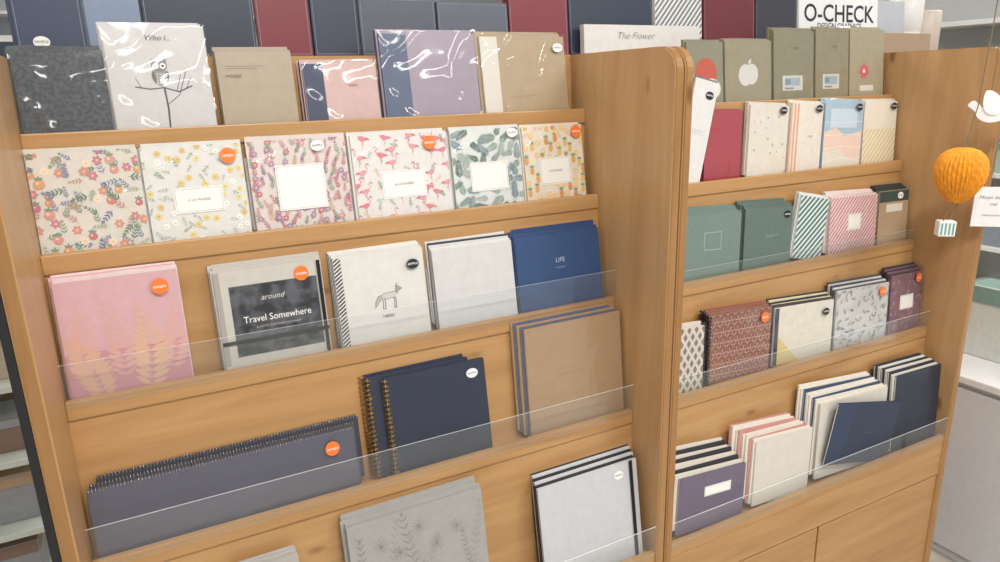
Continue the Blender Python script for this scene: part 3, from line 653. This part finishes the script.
for z in (.268,.468,.668,.868,1.068):
    x=-.95
    while x<-.24:
        w=rng.uniform(.07,.13);h=rng.uniform(.09,.15)
        o=ob('gift_box',bm_boxes('gift_box',[(0,w,0,.14,0,h*.72,0),(-.002,w+.002,-.002,.142,h*.72,h,1)],[M(rng.choice(cols),.6),M(rng.choice(cols),.6)],.002),None,(x,1.06,z+.0005))
        o['label']='small lidded paper box on the glass rack';o['category']='box';o['group']='lidded boxes on the glass rack';x+=w+.03
e=empty('white_cabinet',(2.7,-.3,0),'low white cabinet beside the wooden shelves','cabinet')
ob('cabinet_body',bm_boxes('cabinet_body',[(-.35,.35,-.6,.62,0,.62)],[M('#d2d5d9',.5,.03)],.004),e)
ob('cabinet_top',bm_boxes('cabinet_top',[(-.375,.36,-.61,.63,.62,.645)],[M('#e6e7e8',.4,.03)],.004),e)
for y in (-.6,.01):ob('cabinet_door',bm_boxes('cabinet_door',[(-.366,-.35,y+.006,y+.60,.04,.60)],[M('#d6d9dd',.5,.03)],.003),e)
for bx_,byy,w_,d_,h_,c1,c2 in ((2.52,-.06,.12,.16,.16,'#6f9a94','#dfe3e0'),(2.52,.14,.12,.13,.24,'#cfd6d2','#7d9c96'),(2.68,-.20,.13,.18,.20,'#b9c4c2','#5f7f7c'),(2.68,.02,.13,.2,.28,'#e2e2dc','#9fb3ae'),(2.86,-.1,.14,.3,.34,'#8fa9a4','#d9d6cc')):
    o=ob('gift_box',bm_boxes('gift_box',[(0,w_,0,d_,0,h_*.75,0),(-.002,w_+.002,-.002,d_+.002,h_*.75,h_,1)],[M(c1,.6),M(c2,.6)],.003),None,(bx_,byy,.6455))
    o['label']='teal and white lidded box on the white cabinet';o['category']='box';o['group']='boxes on the white cabinet'
def rack(label,loc,alongx,L,zs,box_z,x0,x1,pal,grp,lab,back):
    e=empty('shop_rack',loc,label,'rack')
    for z in zs:
        b=(-L/2,L/2,-.15,.2,z,z+.025) if alongx else (-.15,.2,-L/2,L/2,z,z+.025)
        ob('rack_shelf',bm_boxes('rack_shelf',[b],[M('#e0e0de',.4,.03)],.002),e)
    b=(-L/2,L/2,.2,.23,0,zs[-1]+.3) if alongx else (.2,.23,-L/2,L/2,0,zs[-1]+.3)
    ob('rack_back',bm_boxes('rack_back',[b],[M(back,.6,.03)],0),e)
    for z in box_z:
        u=x0
        while u<x1:
            w=rng.uniform(.12,.28);h=rng.uniform(.14,.28)
            m=[M(rng.choice(pal),.6),M(rng.choice(pal),.6)]
            if alongx:bs=[(0,w,0,.22,0,h*.75,0),(-.002,w+.002,-.002,.222,h*.75,h,1)];p=(u,loc[1]-.12,z+.0255)
            else:bs=[(0,.22,0,w,0,h*.75,0),(-.002,.222,-.002,w+.002,h*.75,h,1)];p=(loc[0]-.12,u,z+.0255)
            o=ob('gift_box',bm_boxes('gift_box',bs,m,.003),None,p);o['label']=lab;o['category']='box';o['group']=grp;u+=w+.05
rack('tall white shop rack holding teal and grey boxes',(4.4,1.4,0),False,3.2,(.2,.6,1.0,1.4,1.8,2.2),(.2,.6,1.0,1.4),.2,2.6,['#6f9a94','#b9c4c2','#8a939c','#d9d6cc','#7f9a98','#a9b7a2'],'gift boxes on the white rack','paper gift box on the white shop rack','#dcdede')
rack('long white shop rack with blue and grey boxes',(1.0,6.2,0),True,6.0,(.6,1.0,1.4,1.8,2.2),(1.4,1.8),-1.9,-.6,['#4f7fa8','#e2e4e6','#9aa4b0','#c96a5a','#3c4658'],'boxed goods on the far rack','boxed goods on the far white shop rack','#b9c0c8')
# ================================================================ lights, world, camera
def area(x,y,z,sx,sy,en,col=(1,.975,.95),rot=(0,0,0)):
    l=bpy.data.lights.new('ceiling_lamp','AREA');l.shape='RECTANGLE';l.size=sx;l.size_y=sy;l.energy=en;l.color=col
    o=bpy.data.objects.new('ceiling_lamp',l);COL.objects.link(o);o.location=(x,y,z);o.rotation_euler=rot
    o['label']='rectangular ceiling lamp lighting the shop';o['category']='lamp'
area(.3,-1.3,2.95,.9,.25,44);area(2.2,-1.4,2.95,.9,.25,36);area(1.2,-2.8,2.95,2.4,.3,44);area(1,1.6,2.95,3,.4,40);area(1,4.2,2.95,4,.5,70);area(4.2,.3,2.95,.5,2.5,48);area(-2.2,.8,2.95,.5,2.5,38)
w=bpy.data.worlds.new('w');S.world=w;w.use_nodes=True;w.node_tree.nodes['Background'].inputs[0].default_value=(.90,.95,1,1);w.node_tree.nodes['Background'].inputs[1].default_value=.62
th,pi_,ro,fpx=.4754,.2729,-.0269,697.03
F=Vector((math.sin(th)*math.cos(pi_),math.cos(th)*math.cos(pi_),-math.sin(pi_)));R=Vector((math.cos(th),-math.sin(th),0));U=R.cross(F)
R2=R*math.cos(ro)+U*math.sin(ro);U2=-R*math.sin(ro)+U*math.cos(ro)
cd=bpy.data.cameras.new('camera');cd.sensor_width=36;cd.lens=fpx/1000*36;cd.clip_start=.02
co=bpy.data.objects.new('camera',cd);COL.objects.link(co)
mw=Matrix((R2,U2,-F)).transposed().to_4x4();mw.translation=Vector((.1428,-.9758,1.55));co.matrix_world=mw
S.camera=co
